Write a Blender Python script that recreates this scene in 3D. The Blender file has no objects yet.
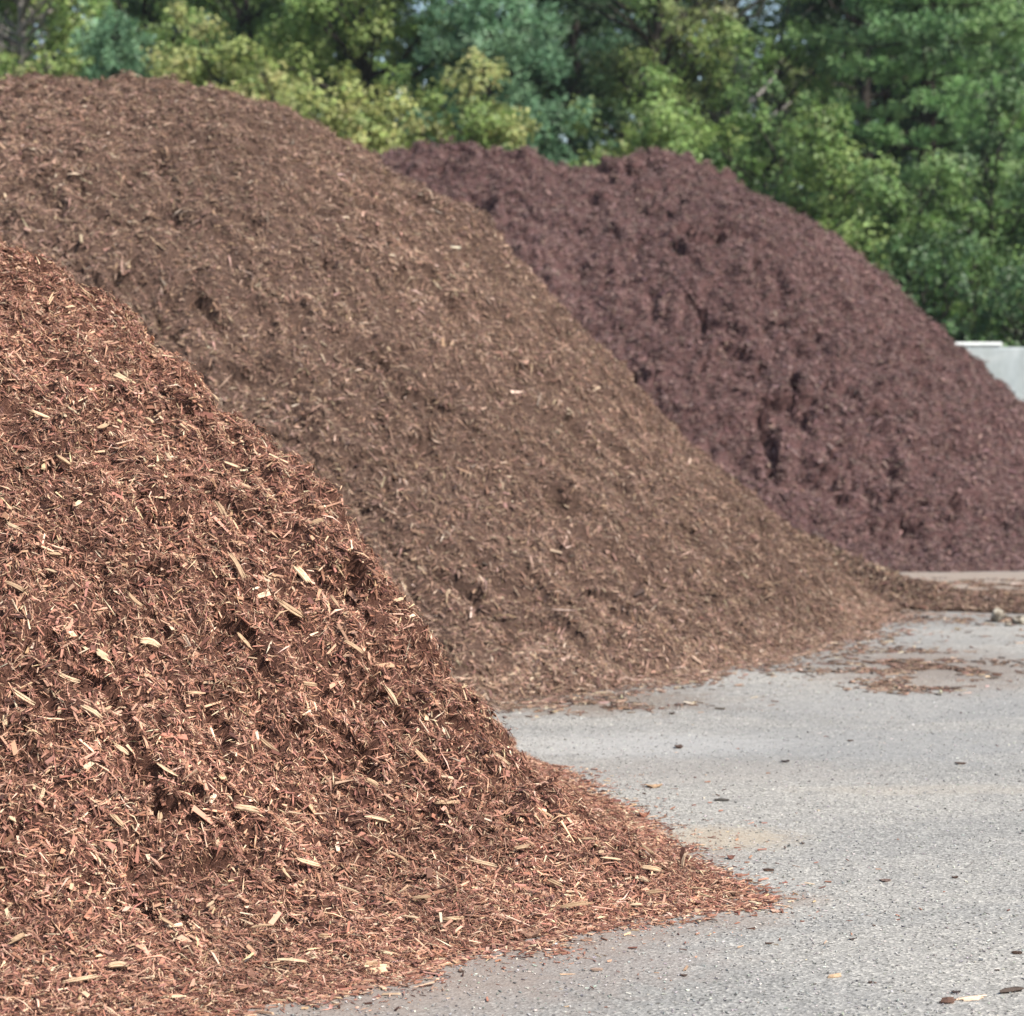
import bpy, math, random
import numpy as np

# ------------------------------------------------------------------ camera, light, exposure
SC = bpy.context.scene
F, CH = 2200.0, 1.7
PITCH = math.atan(108 / F)
cam_data = bpy.data.cameras.new('camera')
cam = bpy.data.objects.new('camera', cam_data)
SC.collection.objects.link(cam)
cam.location = (0, 0, CH)
cam.rotation_euler = (math.radians(90) - PITCH, 0, 0)
cam_data.sensor_fit = 'HORIZONTAL'
cam_data.sensor_width = 36
cam_data.lens = 36 * F / 1024
cam_data.clip_end = 2000
cam_data.dof.use_dof = True
cam_data.dof.focus_distance = 7.3
cam_data.dof.aperture_fstop = 3.8
SC.camera = cam

SUN_DIR = np.array([0.66, -0.56, 0.92]); SUN_DIR /= np.linalg.norm(SUN_DIR)      # towards the sun
elev = math.asin(SUN_DIR[2]); azim = math.atan2(SUN_DIR[0], SUN_DIR[1])
world = bpy.data.worlds.new('World'); SC.world = world; world.use_nodes = True
wn = world.node_tree.nodes; wl = world.node_tree.links
sky = wn.new('ShaderNodeTexSky'); sky.sky_type = 'NISHITA'; sky.sun_disc = False
sky.sun_elevation = elev; sky.sun_rotation = azim
sky.air_density = 1.2; sky.dust_density = 1.5
wl.new(sky.outputs[0], wn['Background'].inputs['Color'])
wn['Background'].inputs['Strength'].default_value = 0.125
sun_data = bpy.data.lights.new('sun', 'SUN'); sun_data.energy = 5.0
sun_data.angle = math.radians(0.53); sun_data.color = (1.0, 0.945, 0.865)
sun = bpy.data.objects.new('sun', sun_data); SC.collection.objects.link(sun)
from mathutils import Vector
sun.rotation_euler = Vector(tuple(SUN_DIR)).to_track_quat('Z', 'Y').to_euler()
SC.view_settings.view_transform = 'Standard'; SC.view_settings.look = 'None'
SC.view_settings.exposure = 0.55; SC.view_settings.gamma = 1.0
SC.render.engine = 'CYCLES'
SC.cycles.max_bounces = 5; SC.cycles.diffuse_bounces = 3; SC.cycles.transmission_bounces = 3
SC.cycles.transparent_max_bounces = 4
SC.cycles.use_denoising = True

CA, SA = math.cos(PITCH), math.sin(PITCH)
def ground_at(px, py):
    """a point of the flat ground the photograph shows at this pixel"""
    u = (px - 512) / F; v = (508 - py) / F
    t = -CH / (-SA + v * CA)
    return u * t, (CA + v * SA) * t
def point_at(px, py, Y):
    u = (px - 512) / F; v = (508 - py) / F
    t = Y / (CA + v * SA)
    return u * t, Y, CH + (-SA + v * CA) * t

# ------------------------------------------------------------------ numpy helpers
def _hash(ix, iy, iz, seed):
    h = (ix.astype(np.int64) * 374761393 + iy.astype(np.int64) * 668265263 + iz.astype(np.int64) * 2147483647 + seed * 974634777) & 0xffffffff
    h = ((h ^ (h >> 13)) * 1274126177) & 0xffffffff
    h = ((h ^ (h >> 16)) * 2246822519) & 0xffffffff
    return (h ^ (h >> 15)) & 0xffffffff
def noise(x, y, scale, seed=0):
    """2-D gradient noise, about -1..1; scale is the feature size in metres"""
    x = np.asarray(x, float) / scale; y = np.asarray(y, float) / scale
    x0 = np.floor(x); y0 = np.floor(y); fx = x - x0; fy = y - y0
    x0 = x0.astype(np.int64); y0 = y0.astype(np.int64); z = np.zeros_like(x0)
    u = fx * fx * fx * (fx * (fx * 6 - 15) + 10); v = fy * fy * fy * (fy * (fy * 6 - 15) + 10)
    def g(dx, dy):
        a = _hash(x0 + dx, y0 + dy, z, seed) / 4294967296.0 * 2 * np.pi
        return np.cos(a) * (fx - dx) + np.sin(a) * (fy - dy)
    n0 = g(0, 0) * (1 - u) + g(1, 0) * u
    n1 = g(0, 1) * (1 - u) + g(1, 1) * u
    return (n0 * (1 - v) + n1 * v) * 1.45
def sstep(a, b, x):
    t = np.clip((x - a) / (b - a), 0, 1)
    return t * t * (3 - 2 * t)
def pchip_like(x, xs, ys):
    """smooth interpolation through knots (Catmull-Rom on a uniform grid)"""
    ys = np.asarray(ys, float); n = len(ys) - 1
    p = np.clip(x, 0, 1) * n; i = np.clip(np.floor(p).astype(int), 0, n - 1); t = p - i
    ye = np.concatenate([[ys[0]], ys, [ys[-1]]])
    a, b, c, d = ye[i], ye[i + 1], ye[i + 2], ye[i + 3]
    return b + 0.5 * t * (c - a + t * (2 * a - 5 * b + 4 * c - d + t * (3 * (b - c) + d - a)))

def new_mesh(name, verts, faces_list, mat, parent=None, colors=None, smooth=False, loc=(0, 0, 0)):
    """verts (n,3); faces_list: arrays (m,k) of indices; one mesh object"""
    me = bpy.data.meshes.new(name)
    verts = np.ascontiguousarray(verts, np.float32)
    me.vertices.add(len(verts)); me.vertices.foreach_set('co', verts.ravel())
    idx = np.concatenate([f.ravel() for f in faces_list]).astype(np.int32)
    tot = np.concatenate([np.full(len(f), f.shape[1]) for f in faces_list])
    start = np.concatenate([[0], np.cumsum(tot)[:-1]]).astype(np.int32)
    me.loops.add(len(idx)); me.loops.foreach_set('vertex_index', idx)
    me.polygons.add(len(tot)); me.polygons.foreach_set('loop_start', start)
    me.update(calc_edges=True)
    if colors is not None:
        c = np.ones((len(verts), 4), np.float32); c[:, :3] = np.clip(colors, 0, 1)
        at = me.color_attributes.new('col', 'FLOAT_COLOR', 'POINT'); at.data.foreach_set('color', c.ravel())
    if not smooth: me.shade_flat()
    me.materials.append(mat)
    ob = bpy.data.objects.new(name, me); SC.collection.objects.link(ob)
    ob.location = loc
    if parent: ob.parent = parent
    return ob
def empty(name, loc=(0, 0, 0)):
    o = bpy.data.objects.new(name, None); SC.collection.objects.link(o); o.location = loc
    o.empty_display_size = 0.3
    return o
def tag(o, label=None, cat=None, group=None, kind=None):
    if label: o['label'] = label
    if cat: o['category'] = cat
    if group: o['group'] = group
    if kind: o['kind'] = kind
    return o

# ------------------------------------------------------------------ materials
def mat_new(name, rough=0.9, spec=0.2):
    m = bpy.data.materials.new(name); m.use_nodes = True
    nt = m.node_tree; b = nt.nodes['Principled BSDF']
    b.inputs['Roughness'].default_value = rough
    b.inputs['Specular IOR Level'].default_value = spec
    return m, nt, b
def ramp(nt, fac, stops):
    r = nt.nodes.new('ShaderNodeValToRGB'); e = r.color_ramp.elements
    while len(e) < len(stops): e.new(0.5)
    for el, (p, c) in zip(e, stops): el.position = p; el.color = (*c, 1)
    nt.links.new(fac, r.inputs[0]); return r.outputs[0]
def ntex(nt, scale, detail=4, rough=0.6, coord=None, dist=0):
    n = nt.nodes.new('ShaderNodeTexNoise'); n.inputs['Scale'].default_value = scale
    n.inputs['Detail'].default_value = detail; n.inputs['Roughness'].default_value = rough
    n.inputs['Distortion'].default_value = dist
    if coord is not None: nt.links.new(coord, n.inputs['Vector'])
    return n.outputs['Fac']
def objcoord(nt, scale=None):
    t = nt.nodes.new('ShaderNodeTexCoord')
    if scale is None: return t.outputs['Object']
    mp = nt.nodes.new('ShaderNodeMapping'); mp.inputs['Scale'].default_value = scale
    nt.links.new(t.outputs['Object'], mp.inputs[0]); return mp.outputs[0]
def mixc(nt, fac, a, b, mode='MIX'):
    m = nt.nodes.new('ShaderNodeMix'); m.data_type = 'RGBA'; m.blend_type = mode
    for s, v in ((0, fac), (6, a), (7, b)):
        if isinstance(v, (int, float)): m.inputs[s].default_value = v
        elif isinstance(v, tuple): m.inputs[s].default_value = (*v, 1)
        else: nt.links.new(v, m.inputs[s])
    return m.outputs[2]
def attr_mat(name, rough=0.85, spec=0.25, translucent=0.0, grain=0.0):
    """the colour each chip or leaf has of its own"""
    m, nt, b = mat_new(name, rough, spec)
    a = nt.nodes.new('ShaderNodeAttribute'); a.attribute_name = 'col'
    col = a.outputs['Color']
    if grain:
        n = ntex(nt, grain, 3, 0.7, objcoord(nt))
        g = ramp(nt, n, [(0.3, (0.72, 0.70, 0.68)), (0.7, (1.15, 1.15, 1.15))])
        col = mixc(nt, 1.0, col, g, 'MULTIPLY')
    nt.links.new(col, b.inputs['Base Color'])
    if translucent:
        t = nt.nodes.new('ShaderNodeBsdfTranslucent'); nt.links.new(col, t.inputs['Color'])
        mx = nt.nodes.new('ShaderNodeMixShader'); mx.inputs[0].default_value = translucent
        nt.links.new(b.outputs[0], mx.inputs[1]); nt.links.new(t.outputs[0], mx.inputs[2])
        nt.links.new(mx.outputs[0], nt.nodes['Material Output'].inputs['Surface'])
    return m
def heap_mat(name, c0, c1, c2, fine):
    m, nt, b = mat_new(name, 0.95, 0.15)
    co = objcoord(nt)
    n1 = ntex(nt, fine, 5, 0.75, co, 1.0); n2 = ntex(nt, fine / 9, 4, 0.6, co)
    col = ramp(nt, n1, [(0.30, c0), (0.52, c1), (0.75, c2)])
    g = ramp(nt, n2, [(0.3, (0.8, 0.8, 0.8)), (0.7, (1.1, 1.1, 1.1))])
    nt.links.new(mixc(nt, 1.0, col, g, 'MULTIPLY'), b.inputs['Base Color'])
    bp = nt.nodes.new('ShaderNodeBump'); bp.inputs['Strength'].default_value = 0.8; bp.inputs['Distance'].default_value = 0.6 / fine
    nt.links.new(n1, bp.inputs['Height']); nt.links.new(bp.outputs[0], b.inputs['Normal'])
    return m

M_CHIP = attr_mat('shredded_wood', 0.8, 0.3)
M_SPLINTER = attr_mat('split_wood', 0.7, 0.3, grain=90)
M_LEAF = attr_mat('leaf', 0.5, 0.4, 0.35)
M_NEEDLE = attr_mat('needle', 0.55, 0.35, 0.2)
M_BARK = attr_mat('bark', 0.95, 0.1, grain=14)
M_HEAP1 = heap_mat('red_mulch', (0.03, 0.013, 0.009), (0.085, 0.039, 0.028), (0.20, 0.105, 0.07), 110)  # all heap bases darkened: fines, plus shade between the shreds put into the colour
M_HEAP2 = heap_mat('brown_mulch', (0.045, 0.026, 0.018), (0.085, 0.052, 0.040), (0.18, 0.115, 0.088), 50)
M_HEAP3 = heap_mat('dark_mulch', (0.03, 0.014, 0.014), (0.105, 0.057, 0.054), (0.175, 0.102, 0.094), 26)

# ------------------------------------------------------------------ ground and pavement
def sheet(name, x0, x1, y0, y1, z, mat, n=1):
    xs = np.linspace(x0, x1, n + 1); ys = np.linspace(y0, y1, n + 1)
    X, Y = np.meshgrid(xs, ys)
    v = np.stack([X.ravel(), Y.ravel(), np.full(X.size, z)], 1)
    i = np.arange(n)[:, None] * (n + 1) + np.arange(n)[None]
    f = np.stack([i, i + 1, i + n + 2, i + n + 1], -1).reshape(-1, 4)
    return tag(new_mesh(name, v, [f], mat), kind='structure')
m, nt, b = mat_new('soil', 0.95, 0.1)
co = objcoord(nt)
nt.links.new(mixc(nt, ntex(nt, 0.35, 6, 0.6, co), (0.16, 0.12, 0.08), (0.07, 0.10, 0.035)), b.inputs['Base Color'])
sheet('ground', -600, 600, -100, 900, -0.004, m)

m, nt, b = mat_new('worn_pavement', 0.93, 0.12)
co = objcoord(nt)
vor = nt.nodes.new('ShaderNodeTexVoronoi'); vor.inputs['Scale'].default_value = 120; nt.links.new(co, vor.inputs['Vector'])
sep = nt.nodes.new('ShaderNodeSeparateColor'); nt.links.new(vor.outputs['Color'], sep.inputs[0])
speck = ramp(nt, sep.outputs[0], [(0.0, (0.12, 0.116, 0.108)), (0.14, (0.215, 0.208, 0.194)), (0.5, (0.270, 0.261, 0.244)), (0.82, (0.315, 0.304, 0.284)), (1.0, (0.47, 0.45, 0.41))])
n_big = ntex(nt, 0.55, 5, 0.62, objcoord(nt, (0.8, 1.6, 1)), 0.8)
big = ramp(nt, n_big, [(0.32, (0.84, 0.85, 0.85)), (0.46, (0.95, 0.955, 0.955)), (0.54, (1.04, 1.035, 1.02)), (0.68, (1.14, 1.125, 1.09))])
col = mixc(nt, 1.0, speck, big, 'MULTIPLY')
n_mid = ntex(nt, 9, 5, 0.7, co)
col = mixc(nt, 1.0, col, ramp(nt, n_mid, [(0.3, (0.86, 0.86, 0.87)), (0.7, (1.08, 1.08, 1.07))]), 'MULTIPLY')
def stain(px, py, rx, ry, color, strength, soft=0.5):
    """a dusty or damp patch with its own outline, fixed to the pavement"""
    global col
    gx, gy = ground_at(px, py)
    mp = nt.nodes.new('ShaderNodeMapping'); mp.vector_type = 'POINT'
    mp.inputs['Location'].default_value = (-gx / rx, -gy / ry, 0); mp.inputs['Scale'].default_value = (1 / rx, 1 / ry, 0)
    nt.links.new(co, mp.inputs[0])
    ln = nt.nodes.new('ShaderNodeVectorMath'); ln.operation = 'LENGTH'; nt.links.new(mp.outputs[0], ln.inputs[0])
    ad = nt.nodes.new('ShaderNodeMath'); ad.operation = 'ADD'
    nn = ntex(nt, 3.0 / max(rx, ry) + 2, 5, 0.7, co, 0.6)
    ml = nt.nodes.new('ShaderNodeMath'); ml.operation = 'MULTIPLY_ADD'; ml.inputs[1].default_value = 2.2; ml.inputs[2].default_value = -1.1
    nt.links.new(nn, ml.inputs[0]); nt.links.new(ln.outputs['Value'], ad.inputs[0]); nt.links.new(ml.outputs[0], ad.inputs[1])
    mr = nt.nodes.new('ShaderNodeMapRange'); mr.inputs['From Min'].default_value = 1 - soft; mr.inputs['From Max'].default_value = 1 + soft
    mr.inputs['To Min'].default_value = strength; mr.inputs['To Max'].default_value = 0
    mr.interpolation_type = 'SMOOTHSTEP'
    nt.links.new(ad.outputs[0], mr.inputs['Value'])
    col = mixc(nt, mr.outputs[0], col, tuple(q * 0.74 for q in color))
stain(722, 838, 0.26, 0.22, (0.50, 0.41, 0.30), 0.6)          # sawdust behind the toe
stain(560, 700, 0.9, 0.55, (0.24, 0.19, 0.15), 0.75)          # damp mulch dust at the second pile
stain(930, 668, 0.75, 1.1, (0.25, 0.19, 0.15), 0.55)
stain(980, 598, 1.9, 1.3, (0.23, 0.16, 0.115), 0.9)
stain(700, 770, 0.8, 0.35, (0.39, 0.35, 0.31), 0.35)
stain(560, 960, 0.45, 0.35, (0.37, 0.29, 0.25), 0.35)
stain(850, 745, 1.1, 0.5, (0.305, 0.31, 0.31), 0.4)
stain(960, 705, 1.2, 0.6, (0.31, 0.312, 0.31), 0.35)
stain(640, 745, 0.7, 0.35, (0.52, 0.51, 0.49), 0.4)
stain(420, 1000, 0.5, 0.25, (0.33, 0.26, 0.22), 0.35)
stain(960, 580, 3.0, 1.2, (0.36, 0.29, 0.235), 0.85)
stain(930, 790, 0.5, 0.12, (0.47, 0.41, 0.33), 0.3)
for q_ in ((290, 1012, 0.5), (390, 990, 0.5), (470, 968, 0.45), (560, 942, 0.4), (640, 930, 0.35), (730, 920, 0.3), (790, 900, 0.22), (700, 856, 0.25)):
    stain(q_[0], q_[1], q_[2] * 0.55, q_[2] * 0.45, (0.33, 0.26, 0.215), 0.5, 0.7)      # ground-in mulch dust along the toe
nt.links.new(col, b.inputs['Base Color'])
bp = nt.nodes.new('ShaderNodeBump'); bp.inputs['Strength'].default_value = 0.4; bp.inputs['Distance'].default_value = 0.005
hh = nt.nodes.new('ShaderNodeMath'); hh.operation = 'ADD'
nt.links.new(vor.outputs['Distance'], hh.inputs[0]); nt.links.new(ntex(nt, 60, 3, 0.7, co), hh.inputs[1])
nt.links.new(hh.outputs[0], bp.inputs['Height']); nt.links.new(bp.outputs[0], b.inputs['Normal'])
sheet('pavement', -22, 24, -6, 36, 0.0, m)

# ------------------------------------------------------------------ the three piles
def seg_polar(x, y, c):
    (ax, ay), (bx, by) = c
    L = max((bx - ax) ** 2 + (by - ay) ** 2, 1e-9)
    u = np.clip(((x - ax) * (bx - ax) + (y - ay) * (by - ay)) / L, 0, 1)
    qx, qy = ax + u * (bx - ax), ay + u * (by - ay)
    return u, np.hypot(x - qx, y - qy), np.degrees(np.arctan2(y - qy, x - qx))
PILES = {
 1: dict(c=[(-4, 10.5), (-4, 10.5)],
    S=[(-180,5.0),(-100,5.5),(-54,5.56),(-44,5.52),(-38,5.56),(-34,5.74),(-32,5.76),(-30,5.55),(-27,5.25),(-21,4.88),(-13,4.46),(0,4.1),(30,4),(90,4.5),(180,5)],
    H=[3.345, 3.186, 3.027, 2.869, 2.715, 2.568, 2.432, 2.311, 2.18, 2.04, 1.90, 1.71, 1.48, 1.255, 0.99, 0.63, 0.35, 0.16, 0.045, 0.0], C=[1, 1],
    lumps=[(0.9, 0.05, 0), (0.30, 0.065, 1), (0.13, 0.050, 1), (0.055, 0.026, 1)], pit=(0.18, 0.07), toe=0.25, toe_noise=(0.3, 0.05)),
 2: dict(c=[(-3.4, 18), (-3.4, 18)],
    S=[(-180,6.4),(-60,6.55),(-43,6.28),(-30,6.19),(-18,6.26),(0,6.5),(40,6.5),(180,6.4)],
    H=[4.369, 4.284, 4.19, 4.08, 3.895, 3.608, 3.23, 2.801, 2.251, 1.684, 1.19, 0.76, 0.34, 0.0], C=[1, 1],
    bumps=[(-0.35, 17.6, 0.35, 0.10), (0.2, 17.2, 0.3, -0.07), (-1.6, 17.6, 0.5, 0.05)],
    lumps=[(1.6, 0.10, 0), (0.55, 0.08, 1), (0.24, 0.058, 1), (0.11, 0.034, 1)], pit=(0.24, 0.085), sq=1.6, toe=0.3, toe_noise=(0.6, 0.12)),
 3: dict(c=[(-3.2, 27.2), (1.9, 27.2)],
    S=[(-180,5.6),(-90,5.55),(-72,5.8),(-60,6.2),(-49,6.25),(-24,6.4),(0,6.6),(60,6),(180,5.6)],
    H=[4.79, 4.572, 4.318, 4.023, 3.709, 3.299, 2.81, 2.348, 1.866, 1.385, 0.919, 0.512, 0.194, 0.0], C=[0.992, 0.992, 1.017, 0.999, 0.955, 1.0],
    lumps=[(1.7, 0.07, 0), (0.75, 0.09, 1), (0.34, 0.095, 1), (0.16, 0.065, 1)], pit=(0.32, 0.15), sq=1.9, toe=0.4, toe_noise=(0.7, 0.15)),
}
def pile_base(k, x, y):
    """the pile without its lumps: height over the ground"""
    p = PILES[k]; seed = 10 * k
    u, r, th = seg_polar(x, y, p['c'])
    s = np.interp(th, *zip(*p['S']))
    ts, ta = p['toe_noise']; tn = noise(x, y, ts, seed + 7) * ta
    if k == 1: s = s * 0.985
    t = r / (s + tn * sstep(0.55, 1.0, r / s))
    h = pchip_like(t, None, p['H']) * np.interp(u, np.linspace(0, 1, len(p['C'])), p['C'])
    h = np.where(t >= 1, -(t - 1) * s * 0.25, h)
    h = h * {1: 1.028, 2: 0.978, 3: 0.985}[k]
    if k == 2: h = h - 0.14 * sstep(-3.8, -5.0, x) * np.clip(h, 0, 1)
    for bx, by, br, bh in p.get('bumps', []): h = h + bh * np.exp(-((x - bx) ** 2 + (y - by) ** 2) / br ** 2) * (h > 0)
    return h
def pile_disp(k, x, y, h):
    p = PILES[k]; seed = 10 * k; w = np.clip(h / p['toe'], 0, 1)
    ps, pd = p['pit']; ww = ps * 1.5
    xw = x + 0.35 * ww * noise(x, y, ww, seed + 30); yw = y + 0.35 * ww * noise(x, y, ww, seed + 31)
    d = 0
    for i, (sc, am, bil) in enumerate(p['lumps']):
        n = noise(xw, yw * 1.15, sc, seed + i)
        d = d + am * ((np.abs(n) * 1.6 - 0.45) if bil else n)
    big = noise(x, y, ps * 4, seed + 22)
    pn = noise(xw, yw * 1.25, ps, seed + 20) + 0.45 * noise(xw, yw, ps * 0.35, seed + 21) + 0.35 * big
    d = d - pd * sstep(0.54, 0.70, pn)
    pn = noise(xw * 0.55, yw * 1.7, ps * 1.6, seed + 24) + 0.4 * noise(xw, yw, ps * 0.4, seed + 25) + 0.3 * big
    d = d - pd * 0.8 * sstep(0.56, 0.68, pn)
    return d * w
def pile_point(k, x, y):
    e = 0.15
    h = pile_base(k, x, y)
    gx = (pile_base(k, x + e, y) - pile_base(k, x - e, y)) / (2 * e); gy = (pile_base(k, x, y + e) - pile_base(k, x, y - e)) / (2 * e)
    n = np.stack([-gx, -gy, np.ones_like(gx)], -1); n /= np.linalg.norm(n, axis=-1)[..., None]
    return np.stack([x, y, h], -1) + n * pile_disp(k, x, y, h)[..., None], n
def pile_height(k, x, y, fine=True): return pile_base(k, x, y)
def grid_mesh(k, x0, x1, y0, y1, st):
    xs = np.arange(x0, x1, st); ys = np.arange(y0, y1, st)
    X, Y = np.meshgrid(xs, ys); P = pile_point(k, X.ravel(), Y.ravel())[0]
    nx = len(xs); i = (np.arange(len(ys) - 1)[:, None] * nx + np.arange(nx - 1)[None])
    f = np.stack([i, i + 1, i + nx + 1, i + nx], -1).reshape(-1, 4)
    keep = P[f, 2].max(1) > -0.015
    f = f[keep]; used = np.unique(f); mp = np.zeros(X.size, int); mp[used] = np.arange(len(used))
    return P[used], mp[f]
def pile_frames(k, x, y, e=0.012):
    P, nb = pile_point(k, x, y)
    a = pile_point(k, x + e, y)[0] - P; b = pile_point(k, x, y + e)[0] - P
    n = np.cross(a, b); n /= np.linalg.norm(n, axis=1)[:, None] + 1e-12
    return P, n, nb
def surf_frames(hf, x, y, e=0.02):
    z = hf(x, y)
    dx = (hf(x + e, y) - hf(x - e, y)) / (2 * e); dy = (hf(x, y + e) - hf(x, y - e)) / (2 * e)
    dx = np.clip(dx, -2.5, 2.5); dy = np.clip(dy, -2.5, 2.5)
    n = np.stack([-dx, -dy, np.ones_like(dx)], 1); n /= np.linalg.norm(n, axis=1)[:, None]
    return z, n
def perp(n, rng):
    a = rng.normal(size=n.shape); a -= (a * n).sum(1)[:, None] * n
    return a / (np.linalg.norm(a, axis=1)[:, None] + 1e-9)
def shreds(p, n, L, W, T, rng, tilt=0.35, flat=True, bend=0.12):
    """woody slivers lying on a surface with normal n. flat: irregular chips (8 verts); else tapering splinters (5 verts)"""
    N = len(p)
    a = perp(n, rng); nn = n + rng.normal(size=(N, 3)) * tilt * 0.6; nn /= np.linalg.norm(nn, axis=1)[:, None]
    a = a + n * (rng.normal(size=N) * tilt)[:, None]
    a -= (a * nn).sum(1)[:, None] * nn * 0.6; a /= np.linalg.norm(a, axis=1)[:, None]
    b = np.cross(nn, a); b /= np.linalg.norm(b, axis=1)[:, None]; c = np.cross(a, b)
    L, W, T = L[:, None], W[:, None], T[:, None]
    if flat:
        vs = []
        for sx in (-1, 1):
            e = rng.uniform(0.08, 1.0, (N, 1)); sk = rng.uniform(-0.42, 0.42, (N, 1)) * W
            for sy, sz in ((-1, -1), (1, -1), (1, 1), (-1, 1)):
                lx = L * (0.5 + rng.uniform(-0.08, 0.08, (N, 1))) * sx
                vs.append(p + a * lx + b * (W * 0.5 * sy * e + sk) + c * (T * 0.5 * sz))
        v = np.stack(vs, 1)
        fb = np.array([[0, 1, 5, 4], [1, 2, 6, 5], [2, 3, 7, 6], [3, 0, 4, 7], [3, 2, 1, 0], [4, 5, 6, 7]])
        nv = 8
    else:
        off = rng.uniform(-0.2, 0.2, (N, 1)) * L
        bn = rng.normal(size=(N, 1)) * bend * L
        mid = p + a * off + c * bn
        ang = rng.uniform(0, 2 * np.pi, (N, 1))
        vs = [p - a * L * 0.5]
        for q in range(3):
            th = ang + q * 2 * np.pi / 3
            vs.append(mid + b * np.cos(th) * W * 0.5 + c * np.sin(th) * T * 0.5)
        vs.append(p + a * L * 0.5)
        v = np.stack(vs, 1)
        fb = np.array([[0, 2, 1], [0, 3, 2], [0, 1, 3], [4, 1, 2], [4, 2, 3], [4, 3, 1]])
        nv = 5
    f = (np.arange(N)[:, None, None] * nv + fb[None]).reshape(-1, fb.shape[1])
    return v.reshape(-1, 3), f, nv
def join(parts):
    V, Fs, C, o = [], [], [], 0
    for v, f, c in parts:
        V.append(v); Fs.append(f + o); C.append(c); o += len(v)
    return np.concatenate(V), Fs, np.concatenate(C)
def palette(N, rng, stops, weights, jitter=0.16):
    stops = np.array(stops, float); i = rng.choice(len(stops), N, p=np.array(weights) / sum(weights))
    c = stops[i] * np.exp(rng.normal(size=(N, 1)) * jitter) * (1 + rng.normal(size=(N, 3)) * 0.05)
    return np.clip(c, 0.004, 0.9)
def shred_layer(k, N, box, rng, L, W, T, cols, wts, flat, lift, tilt, keepf=None, jitter=0.16, tone=0.24, bend=0.12):
    x = rng.uniform(box[0], box[1], int(N * 1.6)); y = rng.uniform(box[2], box[3], int(N * 1.6))
    q = keepf(x, y, 0, rng) & (pile_base(k, x, y) > 0); x, y = x[q][:N], y[q][:N]
    P, n, nb = pile_frames(k, x, y)
    n2 = n * 0.6 + nb * 0.35 + np.array([0, -0.05, 0.15]); n2 /= np.linalg.norm(n2, axis=1)[:, None]
    M = len(x)
    Lr = np.minimum(rng.lognormal(math.log(L), 0.42, M), 1.9 * L); Wr = np.minimum(rng.lognormal(math.log(W), 0.45, M), 2.2 * W); Tr = rng.lognormal(math.log(T), 0.3, M)
    lump = noise(x, y, 0.09 if k == 1 else 0.16, 5 * k + 3)
    p = P + nb * (lift * (rng.uniform(-0.6, 1.0, M) + 0.7 * lump))[:, None]
    v, f, nv = shreds(p, n2, Lr, Wr, Tr, rng, tilt, flat, bend)
    c = palette(M, rng, cols, wts, jitter)
    c *= np.exp(tone * noise(x, y, {1: 0.5, 2: 1.3, 3: 1.6}[k], 77 + k) + tone * 0.8 * noise(x, y, 0.16, 78 + k))[:, None]
    v[:, 2] = np.maximum(v[:, 2], 0.0015)
    return v, f, np.repeat(c, nv, 0)

# ---- pile 1: red-brown shredded wood, nearest
R1 = [(0.305, 0.146, 0.098), (0.190, 0.086, 0.060), (0.42, 0.240, 0.162), (0.062, 0.026, 0.020), (0.54, 0.37, 0.245), (0.62, 0.47, 0.33)]
rng = np.random.default_rng(11)
pile1 = tag(empty('mulch_pile', (-4, 10.5, 0)), 'steep nearest pile of coarse red-brown shredded wood mulch with pale splinters', 'mulch pile')
o1 = np.array([-4, 10.5, 0])
v, f = grid_mesh(1, -9.2, 1.3, 4.7, 15.5, 0.016)
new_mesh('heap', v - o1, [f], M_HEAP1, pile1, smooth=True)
BOX1 = (-3.4, 1.1, 5.0, 11.8)
def keep1(x, y, z, rng):
    vis = x > -0.27 * y - 0.55
    return vis & ((y < 10.4) | (x > -1.3))
L1 = []
L1.append(shred_layer(1, 420000, BOX1, rng, 0.030, 0.0030, 0.0022, R1, [32, 24, 20, 14, 9, 2], False, 0.018, 0.50, keep1, bend=0.16))
L1.append(shred_layer(1, 100000, BOX1, rng, 0.026, 0.0085, 0.0020, R1, [36, 26, 17, 13, 5, 1], True, 0.016, 0.48, keep1))
L1.append(shred_layer(1, 26000, BOX1, rng, 0.062, 0.0050, 0.0032, R1, [26, 18, 26, 6, 18, 5], False, 0.018, 0.34, keep1))
L1.append(shred_layer(1, 7000, BOX1, rng, 0.046, 0.012, 0.003, R1, [30, 22, 26, 8, 9, 3], True, 0.016, 0.40, keep1))
L1.append(shred_layer(1, 1800, BOX1, rng, 0.044, 0.0085, 0.003, R1, [0, 0, 20, 0, 50, 30], True, 0.020, 0.34, keep1))
V, Fs, C = join(L1)
tag(new_mesh('shreds', V - o1, Fs, M_CHIP, pile1, C), kind='stuff')

# ---- pile 2: brown mulch, middle
R2 = [(0.214, 0.133, 0.095), (0.152, 0.092, 0.066), (0.275, 0.178, 0.128), (0.065, 0.041, 0.032), (0.36, 0.255, 0.19), (0.55, 0.43, 0.33)]
pile2 = tag(empty('mulch_pile', (-3.4, 18, 0)), 'broad middle pile of fibrous grey-brown mulch with a rounded top', 'mulch pile')
o2 = np.array([-3.4, 18, 0])
v, f = grid_mesh(2, -10.5, 4.2, 11, 25, 0.036)
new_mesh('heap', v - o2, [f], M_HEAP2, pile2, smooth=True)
def keep2(x, y, z, rng): return (x > -0.26 * y - 0.8) & (y < 19.6 + 0.25 * np.abs(x + 3.4)) & (np.hypot(x + 3.4, y - 18) < 6.8)
BOX2 = (-6.2, 3.8, 11.3, 20.5)
L2 = []
L2.append(shred_layer(2, 270000, BOX2, rng, 0.052, 0.0065, 0.005, R2, [36, 26, 22, 8, 5, 0.6], False, 0.024, 0.48, keep2, bend=0.16))
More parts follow.
